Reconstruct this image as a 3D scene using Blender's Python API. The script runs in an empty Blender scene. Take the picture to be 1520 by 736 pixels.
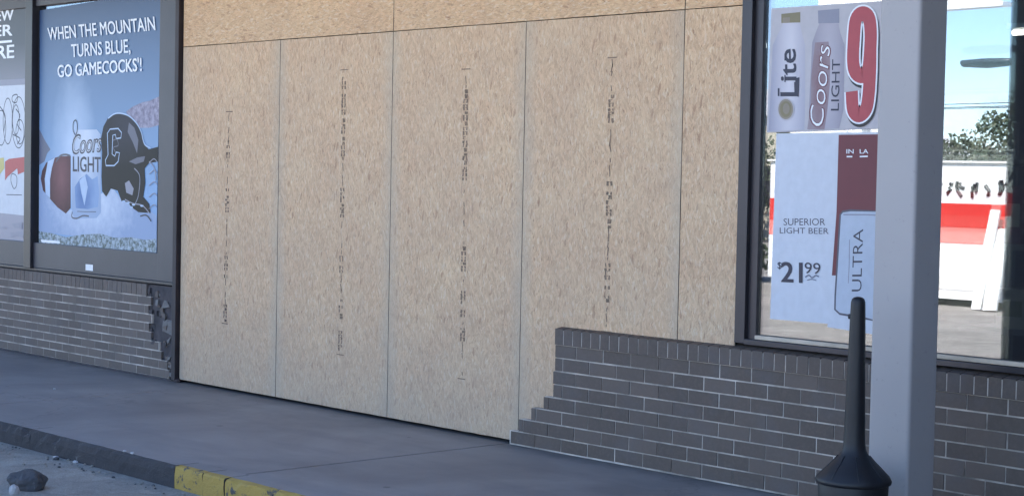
import bpy, bmesh, math, random
from mathutils import Vector, Matrix, geometry
random.seed(7)
C = bpy.context.scene.collection
rad = math.radians

# ------------------------------------------------------------------ camera
CAM = Vector((11.1376, -6.9526, 1.5535)); YAW, PITCH, ROLL, FOC = .82858, -.04065, .01993, 2624.6
fw = Vector((-math.sin(YAW)*math.cos(PITCH), math.cos(YAW)*math.cos(PITCH), math.sin(PITCH)))
r0 = fw.cross(Vector((0, 0, 1))).normalized(); u0 = r0.cross(fw)
rt = r0*math.cos(ROLL)+u0*math.sin(ROLL); up = -r0*math.sin(ROLL)+u0*math.cos(ROLL)
cd = bpy.data.cameras.new('camera'); cam = bpy.data.objects.new('camera', cd); C.objects.link(cam)
M = Matrix((rt, up, -fw)).transposed().to_4x4(); M.translation = CAM; cam.matrix_world = M
cd.sensor_width = 36; cd.lens = FOC*36/1520; cd.clip_start = .05; cd.clip_end = 2000
bpy.context.scene.camera = cam

def ray(px, py): return fw*FOC+rt*(px-760)+up*(368-py)
def hit(px, py, axis, val):            # point of the photo on the plane axis = val
    v = ray(px, py); t = (val-CAM[axis])/v[axis]; return CAM+v*t
def W(px, py, y=0.0):                  # measured (X, Z) on a plane parallel to the shop front
    p = hit(px, py, 1, y); return (p.x, p.z)

# ------------------------------------------------------------------ materials
def lin(c): return tuple(((v/255)/12.92 if v/255 <= .04045 else ((v/255+.055)/1.055)**2.4) for v in c)
class NT:
    def __init__(s, name):
        s.m = bpy.data.materials.new(name); s.m.use_nodes = True; s.t = s.m.node_tree; s.t.nodes.clear()
        s.out = s.n('ShaderNodeOutputMaterial')
    def n(s, t, **k):
        o = s.t.nodes.new(t)
        for a, b in k.items(): setattr(o, a, b)
        return o
    def l(s, a, b): s.t.links.new(a, b)
    def set(s, sock, v):
        if hasattr(v, 'is_output'): s.l(v, sock)
        elif isinstance(v, (tuple, list)) and len(v) == 3 and sock.type == 'RGBA': sock.default_value = (*v, 1)
        else: sock.default_value = v
    def mix(s, f, a, b, mode='MIX'):
        o = s.n('ShaderNodeMix', data_type='RGBA', blend_type=mode)
        s.set(o.inputs[0], f); s.set(o.inputs[6], a); s.set(o.inputs[7], b); return o.outputs[2]
    def math(s, op, a, b=0.0, clamp=False):
        o = s.n('ShaderNodeMath', operation=op); o.use_clamp = clamp; s.set(o.inputs[0], a); s.set(o.inputs[1], b); return o.outputs[0]
    def co(s, kind='Object', scale=(1, 1, 1), rot=(0, 0, 0)):
        t = s.n('ShaderNodeTexCoord'); m = s.n('ShaderNodeMapping'); s.l(t.outputs[kind], m.inputs[0])
        m.inputs['Scale'].default_value = scale; m.inputs['Rotation'].default_value = rot; return m.outputs[0]
    def noise(s, v, sc, det=4, rough=.55, dist=0):
        o = s.n('ShaderNodeTexNoise'); s.l(v, o.inputs['Vector']); o.inputs['Scale'].default_value = sc
        o.inputs['Detail'].default_value = det; o.inputs['Roughness'].default_value = rough; o.inputs['Distortion'].default_value = dist; return o.outputs[0]
    def ramp(s, f, a, b, lo=(0, 0, 0), hi=(1, 1, 1)):
        o = s.n('ShaderNodeValToRGB'); s.l(f, o.inputs[0]); e = o.color_ramp.elements
        e[0].position = a; e[1].position = b; e[0].color = (*lo, 1); e[1].color = (*hi, 1); return o.outputs[0]
    def bsdf(s, col, rough=.8, bump=None, bs=.3, bd=.01, metal=0, spec=.5):
        p = s.n('ShaderNodeBsdfPrincipled'); s.set(p.inputs['Base Color'], col); s.set(p.inputs['Roughness'], rough)
        p.inputs['Metallic'].default_value = metal; p.inputs['Specular IOR Level'].default_value = spec
        if bump is not None:
            b = s.n('ShaderNodeBump'); s.l(bump, b.inputs['Height']); b.inputs['Strength'].default_value = bs; b.inputs['Distance'].default_value = bd
            s.l(b.outputs[0], p.inputs['Normal'])
        s.l(p.outputs[0], s.out.inputs[0]); return p

def m_plain(name, col, rough=.6, var=.12, sc=6, metal=0, bs=.15, spec=.5):
    t = NT(name); v = t.co(); n = t.noise(v, sc, 6, .6); n2 = t.noise(v, sc*14, 3)
    c = t.mix(t.ramp(n, .3, .7), tuple(x*(1-var) for x in col), tuple(min(1, x*(1+var)) for x in col))
    t.bsdf(c, rough, n2, bs, .003, metal, spec); return t.m

def m_osb(name, base, dark, light, horiz=False):
    t = NT(name); v0 = t.co('Object')
    oi = t.n('ShaderNodeObjectInfo'); cm = t.n('ShaderNodeCombineXYZ')
    t.l(t.math('MULTIPLY', oi.outputs['Random'], 37.), cm.inputs[0]); t.l(t.math('MULTIPLY', oi.outputs['Random'], 91.), cm.inputs[2])
    ad = t.n('ShaderNodeVectorMath', operation='ADD'); t.l(v0, ad.inputs[0]); t.l(cm.outputs[0], ad.inputs[1])
    wn = t.n('ShaderNodeTexNoise'); t.l(ad.outputs[0], wn.inputs['Vector']); wn.inputs['Scale'].default_value = 14; wn.inputs['Detail'].default_value = 3
    ws = t.n('ShaderNodeVectorMath', operation='MULTIPLY_ADD'); t.l(wn.outputs['Color'], ws.inputs[0]); ws.inputs[1].default_value = (.03, .0, .03); t.l(ad.outputs[0], ws.inputs[2])
    def mp(scale, ang):
        m = t.n('ShaderNodeMapping', vector_type='TEXTURE'); t.l(ws.outputs[0], m.inputs[0])
        m.inputs['Rotation'].default_value = (0, ang, 0); m.inputs['Scale'].default_value = scale; return m.outputs[0]
    def flakes(scale, ang, warp=.35):
        v = mp(scale, ang)
        o = t.n('ShaderNodeTexVoronoi', voronoi_dimensions='3D', feature='F1'); t.l(v, o.inputs['Vector']); o.inputs['Scale'].default_value = 1
        s_ = t.n('ShaderNodeSeparateColor'); t.l(o.outputs['Color'], s_.inputs[0]); return s_
    L = (.010, 1, .045) if not horiz else (.045, 1, .010)
    a = flakes(L, rad(4)); b = flakes(tuple(x*1.3 if i != 1 else 1 for i, x in enumerate(L)), rad(-28)); c = flakes(tuple(x*.8 if i != 1 else 1 for i, x in enumerate(L)), rad(40))
    sel = t.noise(ad.outputs[0], 16, 3)
    f = t.mix(t.ramp(sel, .42, .5), a.outputs[0], b.outputs[0]); f = t.mix(t.ramp(t.noise(ad.outputs[0], 23, 3), .54, .58), f, c.outputs[0])
    mid = t.mix(f, tuple(x*.86 for x in base), tuple(x*1.14 for x in base))
    # rare pale and dark strands
    sw = lambda a_, b_: (a_, 1, b_) if not horiz else (b_, 1, a_)
    hi = t.math('MAXIMUM', t.ramp(t.noise(mp(sw(.017, .060), rad(-9)), 1, 3, .55), .565, .635), t.ramp(t.noise(mp(sw(.014, .045), rad(24)), 1, 3, .55), .60, .66))
    lo = t.math('MAXIMUM', t.ramp(t.noise(mp(sw(.010, .060), rad(6)), 1, 4, .6), .60, .655), t.ramp(t.noise(mp(sw(.011, .045), rad(-26)), 1, 4, .6), .625, .68))
    rv = t.n('ShaderNodeTexVoronoi'); t.l(mp(sw(.024, .085), rad(10)), rv.inputs['Vector']); rv.inputs['Scale'].default_value = 1
    rs = t.n('ShaderNodeSeparateColor'); t.l(rv.outputs['Color'], rs.inputs[0]); ed_ = t.math('ADD', rv.outputs['Distance'], t.math('MULTIPLY', t.noise(ws.outputs[0], 60, 3), .5))
    core = t.ramp(ed_, .50, .62, (1, 1, 1), (0, 0, 0))
    big_hi = t.math('MULTIPLY', core, t.ramp(rs.outputs[0], .90, .93)); big_lo = t.math('MULTIPLY', core, t.ramp(rs.outputs[1], .95, .97))
    fine = mp((.005, 1, .06) if not horiz else (.06, 1, .005), rad(4)); fn = t.noise(fine, 1, 4, .6)
    col = t.mix(t.math('MULTIPLY', hi, .6), mid, light); col = t.mix(t.math('MULTIPLY', lo, .62), col, dark)
    col = t.mix(.24, col, t.ramp(fn, .35, .65, (.25, .25, .25), (.95, .95, .95)), 'OVERLAY')
    sh = mp((.012, 1, .05) if not horiz else (.05, 1, .012), rad(12)); sn = t.noise(sh, 1, 3, .6)
    col = t.mix(t.math('MULTIPLY', big_hi, .55), col, light); col = t.mix(t.math('MULTIPLY', big_lo, .5), col, (.30, .15, .09))
    cr = t.ramp(sn, .66, .72); col = t.mix(t.math('MULTIPLY', cr, .7), col, dark)
    # weathering in big soft patches
    big = t.noise(ad.outputs[0], 1.7, 4, .6); col = t.mix(t.math('MULTIPLY', t.ramp(big, .35, .7), .30), col, tuple(x*y for x, y in zip(base, (.80, .88, 1.02))))
    sx = t.n('ShaderNodeSeparateXYZ'); t.l(v0, sx.inputs[0]); ax = t.math('ABSOLUTE', sx.outputs[0] if not horiz else sx.outputs[2])
    ed = t.math('ADD', ax, t.math('MULTIPLY', t.noise(ad.outputs[0], 5, 4), .12))
    if not horiz: col = t.mix(t.math('MULTIPLY', t.ramp(ed, .56, .66), .5), col, tuple(x*y for x, y in zip(base, (.80, 1.0, 1.22))))
    gr = t.noise(ad.outputs[0], 260, 2); col = t.mix(.25, col, t.ramp(gr, .3, .7, (.3, .3, .3), (.75, .75, .75)), 'OVERLAY')
    pn = t.noise(ad.outputs[0], 3.2, 5, .7); col = t.mix(.35, col, t.ramp(pn, .25, .75, (.36, .36, .36), (.64, .64, .64)), 'OVERLAY')
    if not horiz:
        dirt = t.math('ADD', sx.outputs[2], t.math('MULTIPLY', t.noise(ad.outputs[0], 4, 5, .7), .5))
        col = t.mix(t.math('MULTIPLY', t.ramp(t.math('ADD', dirt, 1.0), .10, .75, (1, 1, 1), (0, 0, 0)), .35), col, (.36, .31, .26))
    hgt = t.math('ADD', t.math('MULTIPLY', f, .6), t.math('MULTIPLY', fn, .7))
    t.bsdf(col, .82, hgt, .55, .004, 0, .25); return t.m

def m_brick(name, col):
    t = NT(name); at = t.n('ShaderNodeAttribute', attribute_name='tone'); v = t.co()
    n = t.noise(v, 55, 5, .65); n2 = t.noise(v, 4, 3)
    c = t.mix(at.outputs['Fac'], tuple(x*.84 for x in col), tuple(x*1.16 for x in col))
    c = t.mix(t.math('MULTIPLY', t.ramp(n, .45, .75), .35), c, tuple(x*1.6 for x in col))
    c = t.mix(t.math('MULTIPLY', t.ramp(n2, .5, .7), .3), c, (.115, .11, .12))
    t.bsdf(c, .72, n, .5, .003); return t.m

MAT = {}
MAT['osb'] = m_osb('osb_vertical', (.60, .402, .252), (.20, .085, .05), (.72, .56, .40))
MAT['osb_top'] = m_osb('osb_horizontal', (.62, .40, .235), (.20, .09, .05), (.72, .56, .40), True)
MAT['osb_edge'] = m_plain('osb_painted_edge', (.06, .068, .052), .8)
MAT['ink'] = m_plain('faded_ink', (.13, .09, .07), .9, .3, 40)
MAT['ink_faint'] = m_plain('fainter_ink', (.215, .15, .105), .9, .3, 40)
MAT['brick'] = m_brick('dark_painted_brick', (.108, .082, .068))
MAT['brick_left'] = m_brick('taupe_brick', (.125, .098, .084))
MAT['mortar'] = m_plain('mortar', (.43, .38, .335), .95, .6, 5)
MAT['rubble'] = m_plain('torn_mortar', (.07, .062, .066), .95, .35, 14, bs=.9)
MAT['smear'] = m_plain('pale_mortar_smear', (.17, .16, .155), .95, .3, 20, bs=.8)
MAT['frame'] = m_plain('bronze_aluminium', (.040, .037, .044), .38, .15, 3, .3)
MAT['frame_grey'] = m_plain('grey_painted_frame', (.052, .048, .060), .45, .12, 3)
MAT['jamb'] = m_plain('dark_jamb', (.028, .020, .024), .6, .3, 6)
MAT['sill'] = m_plain('pale_sill', (.52, .44, .35), .85, .2, 8)
MAT['stucco'] = m_plain('stucco', (.42, .37, .30), .9, .1, 5)
MAT['soffit'] = m_plain('soffit_paint', (.62, .56, .46), .7, .08, 3)
MAT['wingm'] = m_plain('brown_render', (.13, .10, .08), .9)
MAT['roof'] = m_plain('roofing', (.12, .12, .12), .9)
MAT['rubber'] = m_plain('black_plastic', (.008, .008, .011), .5, .15, 20, spec=.5)
MAT['steel'] = m_plain('galvanised_steel', (.4, .4, .4), .4, .1, 10, .8)

def m_column():
    t = NT('lilac_grey_paint'); v = t.co(); n = t.noise(v, 2.2, 4); n2 = t.noise(v, 34, 5, .7)
    c = t.mix(n, (.33, .31, .312), (.385, .36, .355)); c = t.mix(t.math('MULTIPLY', t.ramp(n2, .62, .72), .4), c, (.16, .15, .16))
    t.bsdf(c, .5, n2, .1, .002); return t.m
MAT['column'] = m_column()

def m_concrete():
    t = NT('sidewalk_concrete'); v = t.co(); n = t.noise(v, .9, 6, .6, .6); n2 = t.noise(v, 7, 6, .65); n3 = t.noise(v, 190, 3)
    vs = t.co(scale=(.5, 2.2, 1)); n4 = t.noise(vs, 1.6, 4)
    c = t.mix(t.ramp(n, .35, .68), (.195, .186, .186), (.30, .285, .28))
    c = t.mix(t.math('MULTIPLY', t.ramp(n4, .5, .72), .45), c, (.155, .157, .17))
    c = t.mix(t.math('MULTIPLY', t.ramp(n2, .6, .8), .4), c, (.29, .285, .29))
    c = t.mix(.3, c, t.ramp(n3, .3, .7, (.35, .35, .35), (.65, .65, .65)), 'OVERLAY')
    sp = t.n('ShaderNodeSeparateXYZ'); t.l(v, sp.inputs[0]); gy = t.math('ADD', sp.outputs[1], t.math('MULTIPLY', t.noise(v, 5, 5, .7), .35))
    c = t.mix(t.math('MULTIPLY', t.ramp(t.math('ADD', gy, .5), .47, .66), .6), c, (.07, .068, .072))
    vo = t.n('ShaderNodeTexVoronoi'); t.l(v, vo.inputs['Vector']); vo.inputs['Scale'].default_value = 2.1
    c = t.mix(t.math('MULTIPLY', t.ramp(vo.outputs['Distance'], .035, .05, (1, 1, 1), (0, 0, 0)), .55), c, (.05, .05, .055))
    cw = t.n('ShaderNodeTexVoronoi', feature='DISTANCE_TO_EDGE'); wv = t.n('ShaderNodeVectorMath', operation='ADD'); t.l(v, wv.inputs[0]); nn_ = t.n('ShaderNodeTexNoise'); t.l(v, nn_.inputs['Vector']); nn_.inputs['Scale'].default_value = 3; nn_.inputs['Detail'].default_value = 6; t.l(nn_.outputs['Color'], wv.inputs[1]); t.l(wv.outputs[0], cw.inputs['Vector']); cw.inputs['Scale'].default_value = .3
    c = t.mix(t.math('MULTIPLY', t.ramp(cw.outputs['Distance'], .001, .004, (1, 1, 1), (0, 0, 0)), .3), c, (.05, .05, .055))
    t.bsdf(c, .62, t.math('ADD', n2, t.math('MULTIPLY', n3, .5)), .25, .006); return t.m
MAT['concrete'] = m_concrete()

def m_asphalt():
    t = NT('worn_asphalt'); v = t.co(); n = t.noise(v, .5, 6, .65); n2 = t.noise(v, 5, 6, .7, 1.); n3 = t.noise(v, 130, 3, .7)
    c = t.mix(t.ramp(n, .35, .65), (.225, .208, .185), (.35, .325, .29))
    c = t.mix(t.math('MULTIPLY', t.ramp(n2, .5, .7), .5), c, (.13, .125, .12))
    n5 = t.noise(v, 2.3, 5, .7, .5); c = t.mix(t.math('MULTIPLY', t.ramp(n5, .52, .62), .55), c, (.42, .395, .36)); c = t.mix(t.math('MULTIPLY', t.ramp(n5, .30, .42, (1, 1, 1), (0, 0, 0)), .6), c, (.085, .085, .085))
    c = t.mix(.6, c, t.ramp(n3, .3, .72, (.25, .25, .25), (.8, .8, .8)), 'OVERLAY')
    t.bsdf(c, .85, t.math('ADD', n2, n3), .8, .012); return t.m
MAT['asphalt'] = m_asphalt()

def m_kerb(name, a, b, chip, thr):
    t = NT(name); v = t.co(); n = t.noise(v, 12, 7, .7, .8); n2 = t.noise(v, 60, 5, .7); n3 = t.noise(v, 3, 3)
    c = t.mix(n3, a, b); c = t.mix(t.ramp(n, thr, thr+.05), c, chip)
    t.bsdf(c, .8, t.math('ADD', n, n2), .8, .01); return t.m
MAT['kerb'] = m_kerb('dark_kerb', (.030, .028, .032), (.055, .052, .058), (.12, .12, .125), .62)
MAT['kerb_yellow'] = m_kerb('yellow_kerb_paint', (.48, .32, .07), (.37, .25, .065), (.085, .08, .08), .565)
MAT['joint'] = m_plain('joint_dirt', (.018, .018, .02), .95)
MAT['stone'] = m_kerb('broken_rock', (.045, .045, .05), (.085, .083, .09), (.13, .13, .14), .64)
MAT['litter'] = m_plain('white_litter', (.42, .41, .42), .8)

def m_glass():
    t = NT('storefront_glass'); g = t.n('ShaderNodeBsdfGlossy'); g.inputs['Roughness'].default_value = 0.0
    g.inputs['Color'].default_value = (.82, .86, .97, 1)
    tr = t.n('ShaderNodeBsdfTransparent'); tr.inputs['Color'].default_value = (.75, .78, .76, 1)
    n = t.noise(t.co(), .9, 1); b = t.n('ShaderNodeBump'); t.l(n, b.inputs['Height']); b.inputs['Strength'].default_value = .012; b.inputs['Distance'].default_value = .02
    t.l(b.outputs[0], g.inputs['Normal'])
    x = t.n('ShaderNodeMixShader'); x.inputs[0].default_value = .21
    t.l(tr.outputs[0], x.inputs[1]); t.l(g.outputs[0], x.inputs[2]); t.l(x.outputs[0], t.out.inputs[0]); return t.m
MAT['glass'] = m_glass()

def m_glass2():
    t = NT('inner_glass'); g = t.n('ShaderNodeBsdfGlossy'); g.inputs['Roughness'].default_value = .004; g.inputs['Color'].default_value = (.85, .92, 1, 1)
    tr = t.n('ShaderNodeBsdfTransparent'); x = t.n('ShaderNodeMixShader'); x.inputs[0].default_value = .14
    t.l(tr.outputs[0], x.inputs[1]); t.l(g.outputs[0], x.inputs[2]); t.l(x.outputs[0], t.out.inputs[0]); return t.m
MAT['glass2'] = m_glass2()
def ink(name, rgb, rough=.45, var=.05, sc=20, albedo=.92):
    if name not in MAT: MAT[name] = m_plain('print_'+name, tuple(x*albedo for x in lin(rgb)), rough, var, sc, bs=.02)
    return name

# ------------------------------------------------------------------ object helpers
def link(o, parent=None):
    C.objects.link(o)
    if parent is not None: o.parent = parent
    return o
def obj(name, bm, mats, parent=None, smooth=False, loc=None, off=None):
    me = bpy.data.meshes.new(name)
    if off is not None: bmesh.ops.translate(bm, verts=bm.verts, vec=-Vector(off))
    bm.to_mesh(me); bm.free()
    if not isinstance(mats, (list, tuple)): mats = [mats]
    for k in mats: me.materials.append(MAT[k])
    if smooth:
        for p in me.polygons: p.use_smooth = True
    o = bpy.data.objects.new(name, me)
    if loc is not None: o.location = loc
    return link(o, parent)
def empty(name, loc=(0, 0, 0), rz=0):
    o = bpy.data.objects.new(name, None); o.empty_display_size = .2; o.location = loc; o.rotation_euler = (0, 0, rz); return link(o)
def tag(o, label, cat, group=None):
    o['label'] = label; o['category'] = cat
    if group: o['group'] = group
    return o
def struct(o): o['kind'] = 'structure'; return o
def box(bm, a, b, mi=0, bev=0, seg=2):
    (x0, y0, z0), (x1, y1, z1) = a, b
    vs = [bm.verts.new(c) for c in ((x0,y0,z0),(x1,y0,z0),(x1,y1,z0),(x0,y1,z0),(x0,y0,z1),(x1,y0,z1),(x1,y1,z1),(x0,y1,z1))]
    fs = [bm.faces.new([vs[i] for i in q]) for q in ((0,3,2,1),(4,5,6,7),(0,1,5,4),(1,2,6,5),(2,3,7,6),(3,0,4,7))]
    for f in fs: f.material_index = mi
    if bev:
        es = list({e for f in fs for e in f.edges})
        r = bmesh.ops.bevel(bm, geom=es, offset=bev, segments=seg, affect='EDGES', profile=.6)
        for f in r['faces']: f.material_index = mi
    return vs
def lathe(bm, prof, n=48, mi=0, cx=0, cy=0):
    rings = [[bm.verts.new((cx+r*math.cos(2*math.pi*k/n), cy+r*math.sin(2*math.pi*k/n), z)) for k in range(n)] for r, z in prof]
    for a, b in zip(rings, rings[1:]):
        for k in range(n): bm.faces.new((a[k], a[(k+1) % n], b[(k+1) % n], b[k])).material_index = mi
    bm.faces.new(list(reversed(rings[0]))); bm.faces.new(rings[-1])
def tube(bm, pts, r, n=10, mi=0):
    rings = []
    for i, p in enumerate(pts):
        d = (Vector(pts[min(i+1, len(pts)-1)])-Vector(pts[max(i-1, 0)])).normalized()
        s = d.orthogonal().normalized(); s = (Vector((0, 0, 1)).cross(d)).normalized() if abs(d.z) < .95 else s; q = d.cross(s)
        rr = r[i] if isinstance(r, (list, tuple)) else r
        rings.append([bm.verts.new(Vector(p)+rr*(math.cos(2*math.pi*k/n)*s+math.sin(2*math.pi*k/n)*q)) for k in range(n)])
    for a, b in zip(rings, rings[1:]):
        for k in range(n): bm.faces.new((a[k], a[(k+1) % n], b[(k+1) % n], b[k])).material_index = mi
    bm.faces.new(list(reversed(rings[0]))).material_index = mi; bm.faces.new(rings[-1]).material_index = mi

# printed artwork: flat shapes on one sheet, each layer a fraction of a millimetre proud of the last
class Print:
    def __init__(s, y, quad, conv, mat, thick=.002):
        s.bm = bmesh.new(); s.y = y; s.k = 0; s.mats = []; s.conv = conv
        q = [W(*conv(*p), y) for p in quad]
        mi = s.mi(mat)
        a = [s.bm.verts.new((x, y, z)) for x, z in q]; b = [s.bm.verts.new((x, y+thick, z)) for x, z in q]
        s.face(a, mi); s.bm.faces.new(b[::-1]).material_index = mi
        for i in range(4): s.bm.faces.new((a[i], a[(i+1) % 4], b[(i+1) % 4], b[i])).material_index = mi
        s.c = (sum(x for x, z in q)/4, y, sum(z for x, z in q)/4)
    def mi(s, m):
        if m not in s.mats: s.mats.append(m)
        return s.mats.index(m)
    def face(s, vs, mi):
        f = s.bm.faces.new(vs); f.material_index = mi; f.normal_update()
        if f.normal.y > 0: f.normal_flip()
    def lay(s): s.k += 1; return s.y-.00012*s.k
    def P(s, p): return W(*s.conv(*p), s.y)
    def poly(s, pts, mat, holes=(), smooth=0):
        if smooth: pts = curve(pts, True)
        y = s.lay(); mi = s.mi(mat)
        loops = [[Vector((*s.P(p), 0)) for p in L] for L in (pts, *holes)]
        flat = [v for L in loops for v in L]; vs = [s.bm.verts.new((v.x, y, v.y)) for v in flat]
        for t in geometry.tessellate_polygon(loops):
            if len(set(t)) == 3: s.face([vs[i] for i in t], mi)
    def stroke(s, pts, w, mat, closed=False, smooth=True):
        if smooth and len(pts) > 2: pts = curve(pts, closed)
        y = s.lay(); mi = s.mi(mat); P = [Vector(s.P(p)) for p in pts]; n = len(P); L = []
        for i in range(n):
            a = P[(i-1) % n] if closed or i else P[0]; b = P[(i+1) % n] if closed or i < n-1 else P[-1]
            d = (b-a).normalized(); nn = Vector((-d.y, d.x))*w/2
            L.append((s.bm.verts.new((P[i].x+nn.x, y, P[i].y+nn.y)), s.bm.verts.new((P[i].x-nn.x, y, P[i].y-nn.y))))
        for i in range(n if closed else n-1):
            a, b = L[i], L[(i+1) % n]; s.face((a[0], b[0], b[1], a[1]), mi)
    def disc(s, c, rx, ry, mat, n=28):
        s.poly([(c[0]+rx*math.cos(2*math.pi*k/n), c[1]+ry*math.sin(2*math.pi*k/n)) for k in range(n)], mat)
    def text(s, txt, bl, br, tl, mat, weight=.0, shear=0):
        cu = bpy.data.curves.new('t', 'FONT'); cu.body = txt; cu.offset = min(weight, 0); cu.shear = shear; cu.resolution_u = 3
        o = bpy.data.objects.new('t', cu); C.objects.link(o); bpy.context.view_layer.update()
        me = bpy.data.meshes.new_from_object(o.evaluated_get(bpy.context.evaluated_depsgraph_get()))
        xs = [v.co.x for v in me.vertices]; x0, x1 = min(xs), max(xs); caps = .7
        B, R_, T = (Vector(s.P(q)) for q in (bl, br, tl)); mi = s.mi(mat)
        for (ox, oy) in (((0, 0),) if weight <= 0 else ((-1, -1), (1, -1), (1, 1), (-1, 1))):
            y = s.lay(); vs = []; wx = weight*ox/(x1-x0); wy = weight*oy/caps*.6
            for v in me.vertices:
                q = B+(R_-B)*((v.co.x-x0)/(x1-x0)+wx)+(T-B)*(v.co.y/caps+wy); vs.append(s.bm.verts.new((q.x, y, q.y)))
            for f in me.polygons:
                try: s.face([vs[i] for i in f.vertices], mi)
                except ValueError: pass
        bpy.data.objects.remove(o); bpy.data.curves.remove(cu); bpy.data.meshes.remove(me)
    def build(s, name, parent=None): return obj(name, s.bm, s.mats, parent, loc=s.c, off=s.c)
def curve(pts, closed):
    out = []; n = len(pts); rng = range(n if closed else n-1)
    for i in rng:
        g = lambda j: Vector(pts[j % n] if closed else pts[max(0, min(n-1, j))])
        a, b, c, d = g(i-1), g(i), g(i+1), g(i+2)
        for k in range(5):
            t = k/5; out.append(tuple(.5*((2*b)+(c-a)*t+(2*a-5*b+4*c-d)*t*t+(3*b-a-3*c+d)*t**3)))
    if not closed: out.append(tuple(pts[-1]))
    return out
def crop(sc, ox, oy): return lambda x, y: (ox+x/sc, oy+y/sc)
ident = lambda x, y: (x, y)

# ------------------------------------------------------------------ ground
KY = -2.0; GZ = -.12
bm = bmesh.new()
box(bm, (-400, -500, GZ-1), (400, 300, GZ)); o = struct(obj('parking_lot', bm, 'asphalt'))
bm = bmesh.new()
for x0, x1 in ((-30, -3.4), (-3.392, .4), (.408, 3.574), (3.59, 7.9), (7.908, 12), (12.008, 24)):
    box(bm, (x0, KY+.15, -.11), (x1, 9, 0), 0, .006)
box(bm, (-30, KY+.16, -.116), (24, 9, -.012), 1)
struct(obj('sidewalk', bm, ['concrete', 'joint']))
bm = bmesh.new(); xs = [-30, -15, -9, -5.2, -2.1, 1.55, 3.15, 3.42, 3.62, 6.4, 9.4, 14, 24]
R = random.Random(77)
for i in range(len(xs)-1):
    x0, x1 = xs[i]+.003, xs[i+1]-.003; yel = x0 >= 3.1 and x0 < 6.3; lip = .042 if yel else .016
    n = max(2, int((x1-x0)/.05)) if -4 < x0 < 7 else 2
    rows = []
    prof = [(KY, GZ-.05), (KY, GZ+.03), (KY-.002, GZ+.07), (KY+.001, -.014), (KY+.006, -.003), (KY+lip, .001), (KY+.148, .001), (KY+.148, GZ-.05)]
    for k in range(n+1):
        x = x0+(x1-x0)*k/n; row = []; chip = R.uniform(.006, .02) if R.random() < .12 else 0
        for q, (y, z) in enumerate(prof):
            w_ = .0035 if 0 < q < 6 else 0
            dy = R.uniform(-w_, w_)+(chip*.6 if q in (3, 4) else 0); dz = (R.uniform(-.002, .002)-(chip if q in (3, 4) else 0)) if 1 < q < 5 else 0
            row.append(bm.verts.new((x, y+dy, z+dz)))
        rows.append(row)
    for a, b in zip(rows, rows[1:]):
        for q in range(len(prof)-1):
            f = bm.faces.new((a[q], a[q+1], b[q+1], b[q])); f.material_index = 2 if q >= 5 else (1 if yel else 0)
    bm.faces.new(rows[0]); bm.faces.new(rows[-1][::-1])
bmesh.ops.recalc_face_normals(bm, faces=bm.faces)
box(bm, (-30, KY+.012, GZ-.05), (24, KY+.14, -.025), 0)
struct(obj('kerb', bm, ['kerb', 'kerb_yellow', 'concrete']))
# painted line on the lot (seen in the window reflection and from the side)
MAT['line'] = m_kerb('worn_white_paint', (.6, .6, .58), (.5, .5, .48), (.2, .19, .18), .55)
bm = bmesh.new()
for k in range(-5, 6):
    box(bm, (k*2.75+1.4, -7.4, GZ-.002), (k*2.75+1.5, -3.0, GZ+.004))
struct(obj('parking_line_markings', bm, 'line'))

# crack and stains in the walk are in its material; a dirt-filled crack at the foot of the boards
# ------------------------------------------------------------------ the shop building
shop = tag(empty('store_building', (0, 0, 0)), 'low shop building whose front wall carries posters, boards and brick', 'shop building')
bm = bmesh.new()
box(bm, (-9, .002, 3.26), (14, .2, 4.3)); box(bm, (-9, .2, 0), (-8.8, 9, 4.3)); box(bm, (13.8, .2, 0), (14, 9, 4.3)); box(bm, (-8.8, 8.8, 0), (13.8, 9, 4.3))
box(bm, (-9, .002, .0), (-4.95, .2, 3.26)); box(bm, (9.8, .002, 0), (14, .2, 3.26))
obj('wall', bm, 'stucco', shop)
bm = bmesh.new(); box(bm, (-8.8, .2, 3.9), (13.8, 8.8, 4.0)); obj('roof', bm, 'roof', shop)
bm = bmesh.new(); box(bm, (-9, -1.25, 3.3), (14, -.001, 3.34), 0); box(bm, (-9, -1.29, 3.27), (14, -1.25, 3.8), 1); box(bm, (-9, -1.25, 3.74), (14, -.001, 3.78), 1)
obj('canopy', bm, ['soffit', 'stucco'], shop)
bm = bmesh.new(); box(bm, (14.01, -5.5, 0), (22, 9, 4.3)); box(bm, (13.96, -5.56, 4.3), (22.05, 9.05, 4.42))  # unseen wing added to cut low light on the column's right face
wing = obj('added_shade_wing', bm, 'wingm'); tag(wing, 'brown rendered wing added unseen beyond the right end to shade the column', 'shop building')
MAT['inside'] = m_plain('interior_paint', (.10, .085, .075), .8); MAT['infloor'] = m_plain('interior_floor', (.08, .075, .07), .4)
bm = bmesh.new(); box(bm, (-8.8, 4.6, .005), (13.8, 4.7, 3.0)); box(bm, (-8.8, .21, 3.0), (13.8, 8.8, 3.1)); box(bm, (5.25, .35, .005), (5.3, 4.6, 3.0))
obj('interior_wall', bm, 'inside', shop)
bm = bmesh.new(); box(bm, (-8.8, .21, -.05), (13.8, 8.8, .012)); obj('interior_floor', bm, 'infloor', shop)

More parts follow.
